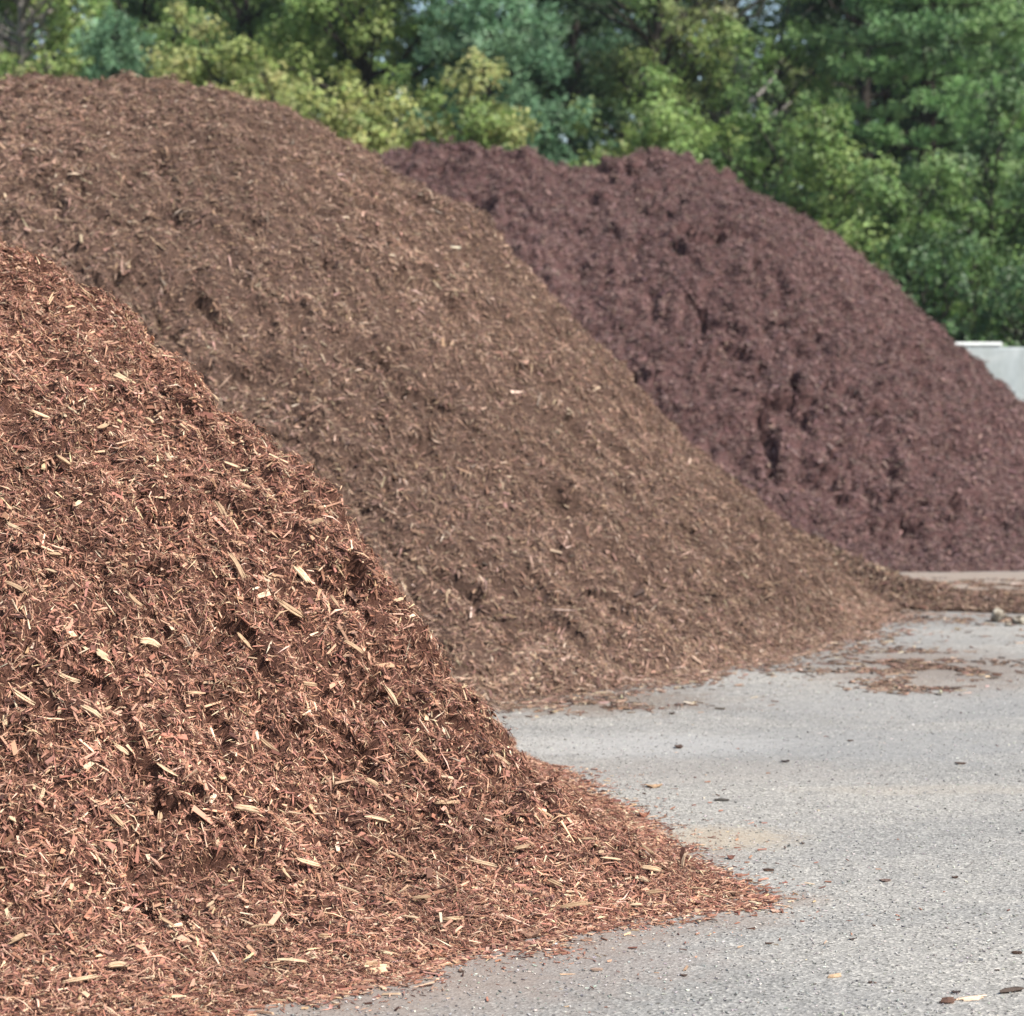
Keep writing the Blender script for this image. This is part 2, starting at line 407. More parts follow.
L2.append(shred_layer(2, 40000, BOX2, rng, 0.038, 0.014, 0.005, R2, [36, 26, 22, 8, 4, 0.5], True, 0.020, 0.45, keep2))
L2.append(shred_layer(2, 9000, BOX2, rng, 0.10, 0.010, 0.007, R2, [24, 12, 36, 5, 14, 1.5], False, 0.030, 0.36, keep2))
L2.append(shred_layer(2, 600, BOX2, rng, 0.07, 0.015, 0.006, R2, [0, 0, 25, 0, 40, 12], True, 0.03, 0.36, keep2))
V, Fs, C = join(L2)
tag(new_mesh('shreds', V - o2, Fs, M_CHIP, pile2, C), kind='stuff')

# ---- pile 3: dark purplish mulch, farthest
R3 = [(0.155, 0.095, 0.087), (0.118, 0.071, 0.066), (0.195, 0.126, 0.112), (0.05, 0.029, 0.028), (0.26, 0.165, 0.14), (0.42, 0.30, 0.25)]
pile3 = tag(empty('mulch_pile', (-0.6, 27.2, 0)), 'farthest pile of dark purplish-brown mulch with two humps along its ridge', 'mulch pile')
o3 = np.array([-0.6, 27.2, 0])
v, f = grid_mesh(3, -9.6, 9.6, 20.6, 34, 0.045)
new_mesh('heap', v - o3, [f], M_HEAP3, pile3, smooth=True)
def keep3(x, y, z, rng): return (x > -0.10 * y - 0.6) & (x < 0.25 * y + 1.4) & (y < 28.6)
BOX3 = (-3.6, 8.6, 20.8, 28.8)
L3 = []
L3.append(shred_layer(3, 170000, BOX3, rng, 0.070, 0.011, 0.009, R3, [36, 28, 22, 8, 2, 0.05], False, 0.035, 0.55, keep3, bend=0.16))
L3.append(shred_layer(3, 30000, BOX3, rng, 0.05, 0.020, 0.009, R3, [36, 28, 22, 8, 2, 0.1], True, 0.03, 0.5, keep3))
L3.append(shred_layer(3, 4000, BOX3, rng, 0.14, 0.013, 0.010, R3, [20, 10, 45, 5, 8, 0.3], False, 0.045, 0.4, keep3))
V, Fs, C = join(L3)
tag(new_mesh('shreds', V - o3, Fs, M_CHIP, pile3, C), kind='stuff')

# ---- the low berm of coarse mulch between the second and the third pile
BERM = [(2.1, 19.7, 0.74, 0.62), (2.7, 19.6, 0.50, 0.50), (3.15, 19.1, 0.26, 0.55), (3.6, 18.25, 0.12, 0.6), (4.4, 18.0, 0.09, 0.65), (6.2, 18.0, 0.08, 0.75)]
def berm_height(x, y):
    h = np.full(np.shape(x), -0.05)
    for (ax, ay, ah, aw), (bx, by, bh, bw) in zip(BERM[:-1], BERM[1:]):
        L = (bx - ax) ** 2 + (by - ay) ** 2
        u = np.clip(((x - ax) * (bx - ax) + (y - ay) * (by - ay)) / L, 0, 1)
        d = np.hypot(x - ax - u * (bx - ax), y - ay - u * (by - ay)); w = aw + u * (bw - aw); hh = ah + u * (bh - ah)
        h = np.maximum(h, hh * (1 - (d / w) ** 1.3) )
    w = np.clip(h / 0.08, 0, 1)
    return h - w * 0.05 + w * (0.07 * noise(x, y, 0.35, 91) + 0.04 * np.abs(noise(x, y, 0.12, 92)))
berm = tag(empty('mulch_berm', (3.6, 19.2, 0)), 'low ragged berm of tan-brown mulch trailing right from the middle pile', 'mulch heap')
ob = np.array([3.6, 19.2, 0])
xs = np.arange(1.4, 7.2, 0.03); ys = np.arange(17.0, 20.8, 0.03); X, Y = np.meshgrid(xs, ys); Z = berm_height(X, Y)
nx = len(xs); i = (np.arange(len(ys) - 1)[:, None] * nx + np.arange(nx - 1)[None]); f = np.stack([i, i + 1, i + nx + 1, i + nx], -1).reshape(-1, 4)
f = f[Z.ravel()[f].max(1) > -0.01]; us = np.unique(f); mp_ = np.zeros(X.size, int); mp_[us] = np.arange(len(us))
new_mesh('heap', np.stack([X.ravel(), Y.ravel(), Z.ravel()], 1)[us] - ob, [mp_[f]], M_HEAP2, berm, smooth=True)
def flat_layer(hf, x, y, rng, L, W, T, cols, wts, flat, tilt=0.15, lift=0.004, jitter=0.16):
    z, n = surf_frames(hf, x, y); z = np.maximum(z, 0)
    n = np.where((z > 0.001)[:, None], n, np.array([[0, 0, 1.0]]))
    M = len(x); Lr = rng.lognormal(math.log(L), 0.4, M); Wr = rng.lognormal(math.log(W), 0.35, M); Tr = rng.lognormal(math.log(T), 0.3, M)
    p = np.stack([x, y, z + Tr * 0.5 + lift * rng.uniform(0, 1, M)], 1)
    v, f, nv = shreds(p, n, Lr, Wr, Tr, rng, tilt, flat, 0.05)
    v[:, 2] = np.maximum(v[:, 2], 0.0015)
    return v, f, np.repeat(palette(M, rng, cols, wts, jitter), nv, 0)
RB = [(0.19, 0.118, 0.084), (0.12, 0.075, 0.056), (0.27, 0.18, 0.13), (0.05, 0.033, 0.027), (0.38, 0.28, 0.20), (0.58, 0.47, 0.36)]
xb = rng.uniform(1.8, 7.0, 110000); yb = rng.uniform(17.0, 20.8, 110000); kb = berm_height(xb, yb) > 0.0; xb, yb = xb[kb], yb[kb]
h_ = len(xb) * 3 // 4
V, Fs, C = join([flat_layer(berm_height, xb[:h_], yb[:h_], rng, 0.045, 0.007, 0.006, RB, [38, 28, 22, 8, 4, 0.6], False, 0.4, 0.03),
                 flat_layer(berm_height, xb[h_:], yb[h_:], rng, 0.04, 0.015, 0.006, RB, [38, 28, 22, 8, 4, 0.6], True, 0.4, 0.03)])
tag(new_mesh('shreds', V - ob, Fs, M_CHIP, berm, C), kind='stuff')

# ------------------------------------------------------------------ litter thinning out over the pavement
def toe_points(k, N, rng, d0, spread, th0, th1):
    p = PILES[k]; th = rng.uniform(th0, th1, N); s = np.interp(th, *zip(*p['S']))
    d = d0 + np.abs(rng.normal(size=N)) * spread
    cx, cy = p['c'][1]; r = s + d; t = np.radians(th)
    return cx + r * np.cos(t), cy + r * np.sin(t)
flat0 = lambda x, y: np.zeros(np.shape(x))
def litter(name, kk, parts, label, cat):
    V, Fs, C = join(parts); o = new_mesh(name, V, Fs, M_CHIP, None, C); tag(o, label, cat, kind='stuff')
    return o
parts = []
for N, d0, sp, L, W, fl in ((9000, -0.12, 0.075, 0.030, 0.005, False), (3500, -0.12, 0.08, 0.026, 0.009, True), (1500, -0.05, 0.18, 0.012, 0.003, False), (200, 0.0, 0.3, 0.022, 0.006, True)):
    x, y = toe_points(1, N, rng, d0, sp, -68, -5)
    wob = noise(x, y, 0.25, 55) * 0.09; x = x + wob * 0.6; y = y - wob
    parts.append(flat_layer(lambda a, b: np.maximum(pile_height(1, a, b), 0), x, y, rng, L, W, 0.003, R1, [30, 26, 18, 10, 9, 4], fl))
litter('mulch_litter', 1, parts, 'thin scatter of red-brown shreds fringing the nearest pile on the grey pavement', 'mulch litter')
parts = []
for N, d0, sp, L, W, fl in ((14000, -0.25, 0.20, 0.05, 0.008, False), (4000, -0.2, 0.28, 0.045, 0.016, True), (700, 0.0, 0.6, 0.03, 0.008, False)):
    x, y = toe_points(2, N, rng, d0, sp, -75, 5)
    wob = noise(x, y, 0.6, 56) * 0.25; x = x + wob * 0.7; y = y - wob * 0.7
    parts.append(flat_layer(lambda a, b: np.maximum(pile_height(2, a, b), 0), x, y, rng, L, W, 0.004, R2, [30, 24, 20, 10, 10, 3], fl))
# the worn patches of litter out on the slab
def patch(px, py, rx, ry, N):
    gx, gy = ground_at(px, py)
    x = gx + rng.normal(size=N) * rx; y = gy + rng.normal(size=N) * ry
    k = noise(x, y, 0.35, 60) + 0.4 * noise(x, y, 0.12, 61) > -0.05
    return x[k], y[k]
for (px, py, rx, ry, N) in ((905, 662, 0.22, 0.5, 1100), (950, 668, 0.38, 0.28, 800), (900, 686, 0.16, 0.16, 500), (560, 704, 0.35, 0.16, 900), (850, 672, 0.4, 0.2, 200), (1000, 640, 0.5, 0.6, 120), (985, 586, 0.8, 0.35, 2600), (1040, 590, 0.9, 0.4, 1500), (930, 592, 0.4, 0.3, 900), (1005, 621, 0.22, 0.14, 900)):
    x, y = patch(px, py, rx, ry, N)
    parts.append(flat_layer(flat0, x, y, rng, 0.05, 0.011, 0.005, RB, [30, 26, 20, 10, 10, 3], True))
litter('mulch_litter', 2, parts, 'thin scatter of brown shreds at the foot of the middle pile and in patches on the pavement', 'mulch litter')
x = rng.uniform(-1, 5, 520); y = 5.6 + 11 * rng.uniform(0, 1, 520) ** 1.4
k = (x < 0.25 * y + 0.6) & (pile_height(1, x, y) < 0) & (pile_height(2, x, y) < 0); x, y = x[k], y[k]
litter('mulch_crumbs', 3, [flat_layer(flat0, x, y, rng, 0.011, 0.0045, 0.003, R1 + [(0.05, 0.05, 0.05)], [14, 14, 10, 20, 5, 3, 22], True, 0.1, 0)],
       'tiny dark and tan crumbs sprinkled over the open grey pavement', 'crumbs')
# pale stone grit bedded in the worn pavement
x = rng.uniform(-1.2, 3.6, 26000); y = 5.5 + 8 * rng.uniform(0, 1, 26000) ** 1.3
k = (x < 0.25 * y + 0.4) & (pile_height(1, x, y) < -0.005); x, y = x[k], y[k]
g_ = flat_layer(flat0, x, y, rng, 0.0065, 0.005, 0.003, [(0.32, 0.31, 0.295), (0.22, 0.215, 0.205), (0.50, 0.48, 0.44), (0.10, 0.097, 0.093)], [34, 26, 24, 16], True, 0.3, 0)
tag(new_mesh('pavement_grit', g_[0], [g_[1]], M_CHIP, None, g_[2]), 'fine pale and dark stone grit bedded in the pavement', 'grit', kind='stuff')

# ------------------------------------------------------------------ single splinters and loose pieces
def wood_piece_mesh(name, pts, W, T, color, rng, end=0.55, rough=0.12, nrm=(0, 0, 1), strands=None):
    """a torn piece of wood along a bent line: a few strands side by side, each a sharp-edged sliver of its own length"""
    pts = np.array(pts, float); nrm = np.array(nrm, float); nrm /= np.linalg.norm(nrm)
    if strands is None: strands = 3 if W > 0.012 else 2
    seglen = np.concatenate([[0], np.cumsum(np.linalg.norm(np.diff(pts, axis=0), axis=1))]); Lt = seglen[-1]
    at = lambda q: np.array([np.interp(q * Lt, seglen, pts[:, k]) for k in range(3)])
    ws = rng.uniform(0.6, 1.4, strands); ws = ws / ws.sum() * W * 1.12; off = np.cumsum(ws) - ws / 2 - W * 0.56
    V, Fq, Cc = [], [], []
    for si in range(strands):
        q0 = abs(rng.normal()) * 0.09 if strands > 1 else 0; q1 = 1 - abs(rng.normal()) * 0.11 if strands > 1 else 1
        n = 6; b0 = len(V); lift = rng.normal() * T * 0.25; cs = math.exp(rng.normal() * 0.13); tw = rng.normal() * 0.25
        for i in range(n):
            q = q0 + (q1 - q0) * i / (n - 1); p = at(q); d = at(min(q + 0.03, 1)) - at(max(q - 0.03, 0)); d /= np.linalg.norm(d) + 1e-9
            s_ = np.cross(nrm, d); s_ /= np.linalg.norm(s_) + 1e-9; u = np.cross(d, s_); s_ = s_ * math.cos(tw) + u * math.sin(tw); u = np.cross(d, s_)
            e_ = rng.uniform(0.08, end) if i in (0, n - 1) else (rng.uniform(0.75, 1.0) if i in (1, n - 2) else 1.0)
            w = ws[si] * e_ * (1 + rng.normal() * rough); t = T * (0.45 + 0.55 * e_) * (1 + rng.normal() * rough)
            c0 = p + s_ * (off[si] * (0.8 + 0.2 * e_) + rng.normal() * ws[si] * 0.06) + u * lift
            for a, b in ((-1, -1), (1, -1), (1, 1), (-1, 1)):
                V.append(c0 + s_ * a * w / 2 + u * b * t / 2); Cc.append(cs * math.exp(rng.normal() * 0.06))
        for i in range(n - 1):
            for j in range(4): Fq.append((b0 + i * 4 + j, b0 + i * 4 + (j + 1) % 4, b0 + i * 4 + 4 + (j + 1) % 4, b0 + i * 4 + 4 + j))
        Fq.append((b0 + 3, b0 + 2, b0 + 1, b0)); e = b0 + (n - 1) * 4; Fq.append((e, e + 1, e + 2, e + 3))
    c = np.array(Cc)[:, None] * np.array(color)[None]
    return np.array(V), [np.array(Fq)], c
def flake_mesh(L, W, T, ang, color, rng):
    """a thin irregular flake of bark, slightly cupped, lying on the ground"""
    n = 11; th = np.linspace(0, 2 * np.pi, n, endpoint=False) + rng.normal(size=n) * 0.12
    r = rng.uniform(0.68, 1.12, n); x = np.cos(th) * r * L / 2; y = np.sin(th) * r * W / 2
    x, y = x * math.cos(ang) - y * math.sin(ang), x * math.sin(ang) + y * math.cos(ang)
    cup = (x / L) ** 2 * T * rng.uniform(1, 5) + rng.uniform(0, 0.35, n) * T
    bot = np.stack([x * 0.93, y * 0.93, cup * 0.9 + 0.0008], 1); topv = np.stack([x, y, cup + T * rng.uniform(0.5, 0.9, n)], 1)
    mid = np.stack([x * 0.5, y * 0.5, T * rng.uniform(0.55, 1.15, n)], 1)
    V = np.concatenate([bot, topv, mid, [[0, 0, T * 0.8]], [[0, 0, 0.0008]]]); j = (np.arange(n) + 1) % n; i = np.arange(n)
    Fq = np.concatenate([np.stack([i, j, j + n, i + n], 1), np.stack([i + n, j + n, j + 2 * n, i + 2 * n], 1)])
    Ft = np.concatenate([np.stack([i + 2 * n, j + 2 * n, np.full(n, 3 * n)], 1), np.stack([j, i, np.full(n, 3 * n + 1)], 1)])
    return V, [Fq, Ft], np.tile(np.array(color), (len(V), 1)) * np.exp(rng.normal(size=(len(V), 1)) * 0.16)
PALE, TAN, RED, DARK, GREY = (0.62, 0.45, 0.29), (0.46, 0.31, 0.19), (0.24, 0.10, 0.062), (0.075, 0.045, 0.032), (0.30, 0.25, 0.22)
def ray_hit(k, px, py):
    ys = np.linspace(5, 24, 2400); x, _, z = point_at(px, py, ys)
    h = pile_height(k, x, ys); i = np.argmax(h > z)
    return x[i], ys[i], h[i]
# conspicuous splinters read off the photograph: px, py, length px, angle in the picture, width px, colour
SPL = [(348,228,0,0,0,0)]
SP1 = [(165,814,22,100,7,PALE),(243,817,30,10,10,PALE),(80,732,26,-25,7,PALE),(115,762,20,-20,7,PALE),(40,884,8,0,5,TAN),(38,780,0,0,0,PALE),(15,946,26,60,9,TAN),
 (290,967,40,-7,7,PALE),(80,988,36,18,6,PALE),(118,975,22,18,8,PALE),(176,831,0,0,0,TAN),(285,817,0,0,0,TAN),(160,780,34,-30,6,PALE),(148,648,24,12,8,PALE),
 (97,663,14,-10,10,PALE),(300,577,30,-48,8,PALE),(352,521,22,8,10,PALE),(122,375,18,-30,8,PALE),(100,432,24,62,6,TAN),(37,424,20,8,6,PALE),(48,545,22,-8,6,TAN),
 (48,580,18,8,6,PALE),(12,532,20,-20,8,PALE),(160,475,18,-70,5,PALE),(214,520,30,-60,8,TAN),(232,573,40,-55,7,TAN),(290,608,34,-20,9,TAN),(75,508,10,60,8,PALE),
 (340,328,0,0,0,TAN),(383,310,0,0,0,TAN),(150,420,12,-30,5,PALE),(215,397,14,-45,6,PALE),(150,340,34,-38,7,TAN),(193,364,30,-12,5,TAN),(130,318,16,-15,6,PALE),(70,310,12,40,5,PALE),
 (30,282,10,-20,4,TAN),(395,605,16,50,4,PALE),(440,655,18,-30,5,TAN),(500,760,26,-20,6,PALE),(525,775,12,60,4,PALE),(372,828,30,8,5,PALE),(350,892,26,-18,6,PALE),(395,862,34,-40,6,TAN),
 (445,810,30,20,6,TAN),(420,760,24,-50,6,TAN),(345,735,22,-62,6,RED),(470,700,16,30,5,TAN),(305,690,20,20,6,TAN),(270,745,26,-40,7,TAN),(420,905,24,15,7,TAN),(610,865,26,14,5,PALE),
 (642,855,24,-38,8,TAN),(652,874,22,0,7,PALE),(643,888,12,-30,9,PALE),(735,872,12,10,9,TAN),(700,898,30,-22,3,TAN),(655,902,24,5,7,TAN),(636,911,14,5,6,PALE),(575,915,30,8,10,TAN),
 (555,890,22,-30,6,TAN),(520,855,20,35,6,TAN),(480,872,26,-12,6,PALE),(453,925,26,15,8,TAN),(335,968,14,-50,6,PALE),(410,926,20,-20,7,PALE),(323,943,14,-5,7,TAN),(450,926,14,0,6,PALE),
 (210,905,16,70,5,PALE),(187,868,16,80,4,PALE),(98,890,30,88,4,TAN),(88,890,26,85,4,TAN),(52,560,14,15,5,TAN),(247,640,24,-30,6,TAN),(190,700,22,20,6,TAN),(130,610,20,-40,6,TAN),
 (60,690,30,-12,6,PALE),(20,712,36,-22,9,PALE),(225,765,26,-15,7,TAN),(305,870,30,8,5,PALE),(110,835,20,-40,7,TAN),(260,935,26,20,6,TAN),(165,930,18,-25,7,TAN),(40,800,18,80,4,PALE),
 (330,610,22,-60,5,TAN),(270,500,20,-35,6,TAN),(60,470,18,-25,6,TAN),(180,560,22,10,6,PALE),(345,660,24,-25,6,TAN),(390,700,26,-55,6,PALE),(230,470,16,-10,5,PALE),(310,540,16,40,5,TAN),
 (10,600,22,-15,7,TAN),(100,720,14,50,7,TAN),(285,880,20,-60,6,TAN),(365,795,14,-10,8,TAN),(545,820,20,-30,6,TAN),(590,840,22,25,6,TAN)]
r2 = np.random.default_rng(5)
for (px, py, lp, ang, wp, colr) in [s for s in SP1 if s[2] > 0][:100]:
    ends = []
    a = math.radians(ang)
    cx, cy, cz = ray_hit(1, px, py)
    P_, _, n = pile_frames(1, np.array([cx]), np.array([cy])); n = n[0]; cx, cy, cz = P_[0]
    mpp = cy / F
    # picture direction laid into the pile's surface
    vx = math.cos(a); vz = math.sin(a)
    right = np.array([1, 0, 0.]); right -= right @ n * n; right /= np.linalg.norm(right)
    up = np.cross(n, right); up = up if up[2] > 0 else -up
    d = right * vx + up * vz; d /= np.linalg.norm(d)
    d = d + n * r2.uniform(-0.12, 0.22); d /= np.linalg.norm(d)
    Lm, Wm = lp * mpp * r2.uniform(0.9, 1.15), wp * mpp * r2.uniform(0.5, 0.85)
    c = np.array([0, 0, 0.]); k_ = r2.normal() * 0.06 * Lm; sd = np.cross(n, d)
    pts = [d * Lm * t + sd * k_ * (1 - 4 * t * t) + n * 0.03 * Lm * (1 - 4 * t * t) for t in (-0.5, -0.2, 0.12, 0.5)]
    base = np.array([cx, cy, cz]) + n * r2.uniform(0.022, 0.034)
    v, f, c = wood_piece_mesh('splinter', pts, Wm, max(min(Wm * 0.25, 0.006), 0.002), tuple(np.array(colr) * r2.uniform(0.7, 1.0)), r2, 0.5, 0.14, n)
    new_mesh('splinter', v, f, M_SPLINTER, pile1, c, loc=base - o1)

def loose(name, px, py, lp, ang, wp, tp, colr, label, cat, group='wood pieces lying loose on the pavement', curl=0.05, end=0.5):
    gx, gy = ground_at(px, py); mpp = gy / F; a = math.radians(ang)
    L, W, T = lp * mpp, wp * mpp, tp * mpp
    # picture angle seen on the ground plane: depth is foreshortened
    d = np.array([math.cos(a), math.sin(a) * gy / CH * 0.9, 0]); d *= L / max(abs(math.cos(a)), 0.25) / np.linalg.norm(d) if abs(math.cos(a)) < 0.3 else L / np.linalg.norm(d)
    sd = np.array([-d[1], d[0], 0]); kk = r2.normal() * curl
    pts = [d * t + sd * kk * (1 - 4 * t * t) + np.array([0, 0, T * 0.55 + L * 0.06 * abs(t) * r2.uniform(0, 1)]) for t in (-0.5, -0.25, 0.05, 0.3, 0.5)]
    if lp / wp < 2.6 and end < 0.8: v, f, c = flake_mesh(L * 0.85, W * 1.3, T * 0.42, math.atan2(d[1], d[0]) * 0.5, colr, r2)
    else: v, f, c = wood_piece_mesh(name, pts, W, T * 0.8, colr, r2, end, 0.16)
    v[:, 2] = np.maximum(v[:, 2], 0.001)
    o = new_mesh(name, v, f, M_SPLINTER, None, c, loc=(gx, gy, 0))
    return tag(o, label, cat, group)
loose('wood_block', 375, 973, 30, 5, 22, 8, PALE, 'pale squared-off chunk of split wood on the pavement edge of the nearest pile', 'wood chip', end=0.85)
loose('bark_chip', 679, 748, 11, -5, 12, 5, DARK, 'small dark curled bark flake on pavement between the first two piles', 'bark chip')
loose('bark_chip', 785, 762, 12, -3, 8, 3, (0.05, 0.035, 0.03), 'thin dark bark flake in the middle of the far pavement', 'bark chip')
loose('bark_chip', 961, 764, 15, -3, 8, 3, DARK, 'flat dark bark flake near the right edge of the far pavement', 'bark chip')
loose('wood_chip', 654, 787, 22, -2, 14, 4, TAN, 'flat tan and brown splinter on the pavement behind the nearest pile, beyond the sawdust', 'wood chip')
loose('bark_chip', 722, 801, 16, -2, 6, 2, (0.10, 0.09, 0.08), 'grey-brown flat strip behind the pale sawdust streak', 'bark strip')
loose('wood_chip', 644, 817, 13, -8, 14, 7, RED, 'chunky reddish chip just behind the edge of the nearest pile', 'wood chip')
loose('bark_chip', 731, 859, 10, 0, 9, 5, (0.16, 0.07, 0.05), 'small red-brown block beside the toe of the nearest pile', 'wood chip')
loose('bark_chip', 885, 881, 16, 3, 9, 3, (0.15, 0.10, 0.08), 'brown flat flake on open pavement right of the pile tip', 'bark chip')
loose('bark_chip', 955, 878, 9, -12, 6, 3, DARK, 'small dark sliver toward the right edge, level with the pile tip', 'bark chip')
loose('wood_chip', 768, 871, 13, 0, 4, 2, DARK, 'thin dark sliver on pavement just above the pile tip', 'wood sliver')
loose('wood_chip', 776, 912, 15, 8, 11, 3, (0.48, 0.32, 0.24), 'pinkish flat chip on pavement just below the pile tip', 'wood chip')
loose('bark_chip', 769, 944, 11, 0, 5, 3, DARK, 'dark sliver on near pavement below the pinkish chip', 'bark chip')
loose('wood_chip', 581, 933, 16, 0, 9, 5, RED, 'reddish chip at the front edge of the nearest pile, left one of two', 'wood chip')
loose('wood_chip', 599, 931, 14, -6, 9, 5, (0.20, 0.09, 0.06), 'reddish chip at the front edge of the nearest pile, right one of two', 'wood chip')
loose('wood_chip', 531, 936, 26, 4, 22, 10, (0.26, 0.15, 0.10), 'thick red-brown lump of bark lying against the front of the nearest pile', 'bark chunk')
loose('wood_chip', 457, 964, 10, 6, 12, 5, TAN, 'small tan chip on pavement at the front fringe of the pile', 'wood chip')
loose('bark_chip', 461, 972, 9, 0, 6, 3, DARK, 'dark crumb of bark just below the small tan chip', 'bark chip')
loose('bark_chip', 404, 986, 8, 0, 7, 3, DARK, 'dark flat crumb on pavement right of the pale wood block', 'bark chip')
loose('wood_chip', 362, 989, 26, -2, 8, 3, (0.28, 0.15, 0.11), 'long flat reddish strip on the pavement under the pale wood block', 'wood strip')
loose('wood_chip', 833, 977, 19, 7, 5, 2.5, (0.50, 0.36, 0.24), 'slim tan splinter lying alone on the near pavement', 'wood splinter')
loose('wood_chip', 598, 971, 17, 2, 5, 2.5, (0.25, 0.18, 0.14), 'slim brown sliver on the near pavement below the two reddish chips', 'wood sliver')
loose('bark_chip', 684, 976, 9, 0, 6, 3, DARK, 'small dark bark crumb midway across the near pavement', 'bark chip')
loose('bark_chip', 852, 940, 8, -5, 5, 3, (0.09, 0.07, 0.06), 'tiny grey-brown crumb above the slim tan splinter', 'bark chip')
loose('bark_chip', 956, 993, 12, -2, 8, 4, (0.05, 0.035, 0.03), 'black bark flake on near pavement beside the pale shred streak', 'bark chip')
loose('twig', 1012, 993, 34, 7, 5, 4, (0.07, 0.05, 0.04), 'dark crooked twig at the lower right corner of the pavement', 'twig', 'twigs on the pavement', 0.08)
loose('wood_chip', 972, 999, 40, 9, 14, 2, (0.60, 0.44, 0.32), 'pale flattened shred streak beside the dark twig', 'wood shred')
loose('wood_chip', 947, 1003, 18, 4, 6, 4, (0.14, 0.08, 0.06), 'dark end of bark left of the pale shred streak', 'bark chip')
loose('bark_chip', 870, 983, 7, -12, 5, 3, DARK, 'tiny dark fleck below the slim tan splinter', 'bark chip')
loose('bark_chip', 1017, 954, 12, -4, 4, 2, DARK, 'dark thin sliver at the right edge above the twig', 'bark chip')
loose('bark_chip', 803, 844, 5, 0, 5, 3, DARK, 'single dark crumb right of the sawdust streak', 'bark chip')
loose('bark_chip', 850, 741, 9, 0, 6, 2, DARK, 'small dark flake far back on the pavement between two longer flakes', 'bark chip')
loose('bark_chip', 672, 714, 7, 0, 8, 3, DARK, 'dark speck of bark near the front of the middle pile', 'bark chip')
loose('bark_chip', 925, 618, 9, 0, 12, 4, (0.05, 0.035, 0.03), 'dark bark flake on pavement just in front of the mulch berm', 'bark chip')
# the dark curled strip and the pale splinter standing up at the toe
g = ground_at(683, 872)
o = empty('bark_curl', (g[0], g[1], 0.06))
m_ = g[1] / F
pts = [(0, 0, -0.02), (0.0, 0, 8 * m_), (-1.5 * m_, 0.0, 17 * m_), (1 * m_, 0, 23 * m_), (6 * m_, 0, 21 * m_)]
v, f, c = wood_piece_mesh('bark_curl', pts, 3.6 * m_, 2.5 * m_, (0.10, 0.045, 0.033), r2, 0.6, 0.15, (0, -1, 0.1), 1)
bpy.data.objects.remove(o)
h_here = float(pile_height(1, np.array([g[0]]), np.array([g[1]]))[0])
tag(new_mesh('bark_curl', v, f, M_SPLINTER, None, c, loc=(g[0], g[1], max(h_here, 0))), 'dark hooked bark strip standing upright at the toe of the nearest pile', 'bark strip')
pts = [(0.002, -0.03, -0.01), (0.0, -0.03, 8 * m_), (1 * m_, -0.03, 15 * m_), (6 * m_, -0.03, 20 * m_)]
v, f, c = wood_piece_mesh('standing_splinter', pts, 2.4 * m_, 2 * m_, (0.5, 0.36, 0.25), r2, 0.5, 0.15, (0, -1, 0.1), 1)
tag(new_mesh('standing_splinter', v, f, M_SPLINTER, None, c, loc=(g[0] - 2 * m_, g[1] - 0.03, max(h_here, 0) )), 'pale bent splinter standing in front of the dark hooked bark strip', 'wood splinter')

# ------------------------------------------------------------------ stones by the berm
m, nt, b = mat_new('pale_stone', 0.9, 0.2)
co = objcoord(nt)
nt.links.new(ramp(nt, ntex(nt, 22, 5, 0.7, co), [(0.38, (0.04, 0.032, 0.025)), (0.47, (0.18, 0.15, 0.115)), (0.62, (0.44, 0.41, 0.34))]), b.inputs['Base Color'])
M_STONE = m
def stone(px, py, wp, hp, label, seed):
    import bmesh
    gx, gy = ground_at(px, py); mpp = gy / F
    rs = np.random.default_rng(seed); d = rs.normal(size=(15, 3)); d /= np.linalg.norm(d, axis=1)[:, None]
    d *= rs.uniform(0.8, 1.1, (15, 1)); d = d * np.array([wp * mpp / 2, wp * mpp * 0.45, hp * mpp * 0.55]); d[:, 2] += hp * mpp * 0.42; d[:, 2] = np.maximum(d[:, 2], -0.004)
    bm = bmesh.new(); [bm.verts.new(tuple(q)) for q in d]; r_ = bmesh.ops.convex_hull(bm, input=bm.verts[:])
    bmesh.ops.delete(bm, geom=[g_ for g_ in set(r_['geom_interior'] + r_['geom_unused']) if isinstance(g_, bmesh.types.BMVert)], context='VERTS')
    bmesh.ops.bevel(bm, geom=bm.edges[:], offset=0.004, segments=1, affect='EDGES')
    me = bpy.data.meshes.new('stone'); bm.to_mesh(me); bm.free(); me.materials.append(M_STONE)
    o = bpy.data.objects.new('stone', me); SC.collection.objects.link(o); o.location = (gx, gy, 0)
    return tag(o, label, 'stone', 'pale stones in front of the mulch berm')
stone(998, 622, 16, 15, 'cream-white angular stone in front of the berm, tallest of the cluster', 3)
stone(1019, 624, 20, 10, 'wide low cream stone at the right edge beside the tallest stone', 8)
stone(1008, 626, 8, 5, 'small pale stone wedged between the two bigger stones', 12)

# ------------------------------------------------------------------ concrete wall behind the farthest pile
m, nt, b = mat_new('cast_concrete', 0.85, 0.25)
co = objcoord(nt)
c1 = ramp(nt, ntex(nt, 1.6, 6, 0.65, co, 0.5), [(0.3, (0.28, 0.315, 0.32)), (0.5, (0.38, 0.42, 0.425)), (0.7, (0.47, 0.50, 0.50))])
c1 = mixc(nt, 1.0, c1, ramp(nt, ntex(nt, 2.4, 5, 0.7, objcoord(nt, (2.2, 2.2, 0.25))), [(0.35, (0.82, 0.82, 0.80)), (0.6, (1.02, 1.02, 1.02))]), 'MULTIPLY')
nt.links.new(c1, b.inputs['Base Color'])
bp = nt.nodes.new('ShaderNodeBump'); bp.inputs['Distance'].default_value = 0.01; bp.inputs['Strength'].default_value = 0.5
nt.links.new(ntex(nt, 40, 4, 0.7, co), bp.inputs['Height']); nt.links.new(bp.outputs[0], b.inputs['Normal'])
M_CONC = m
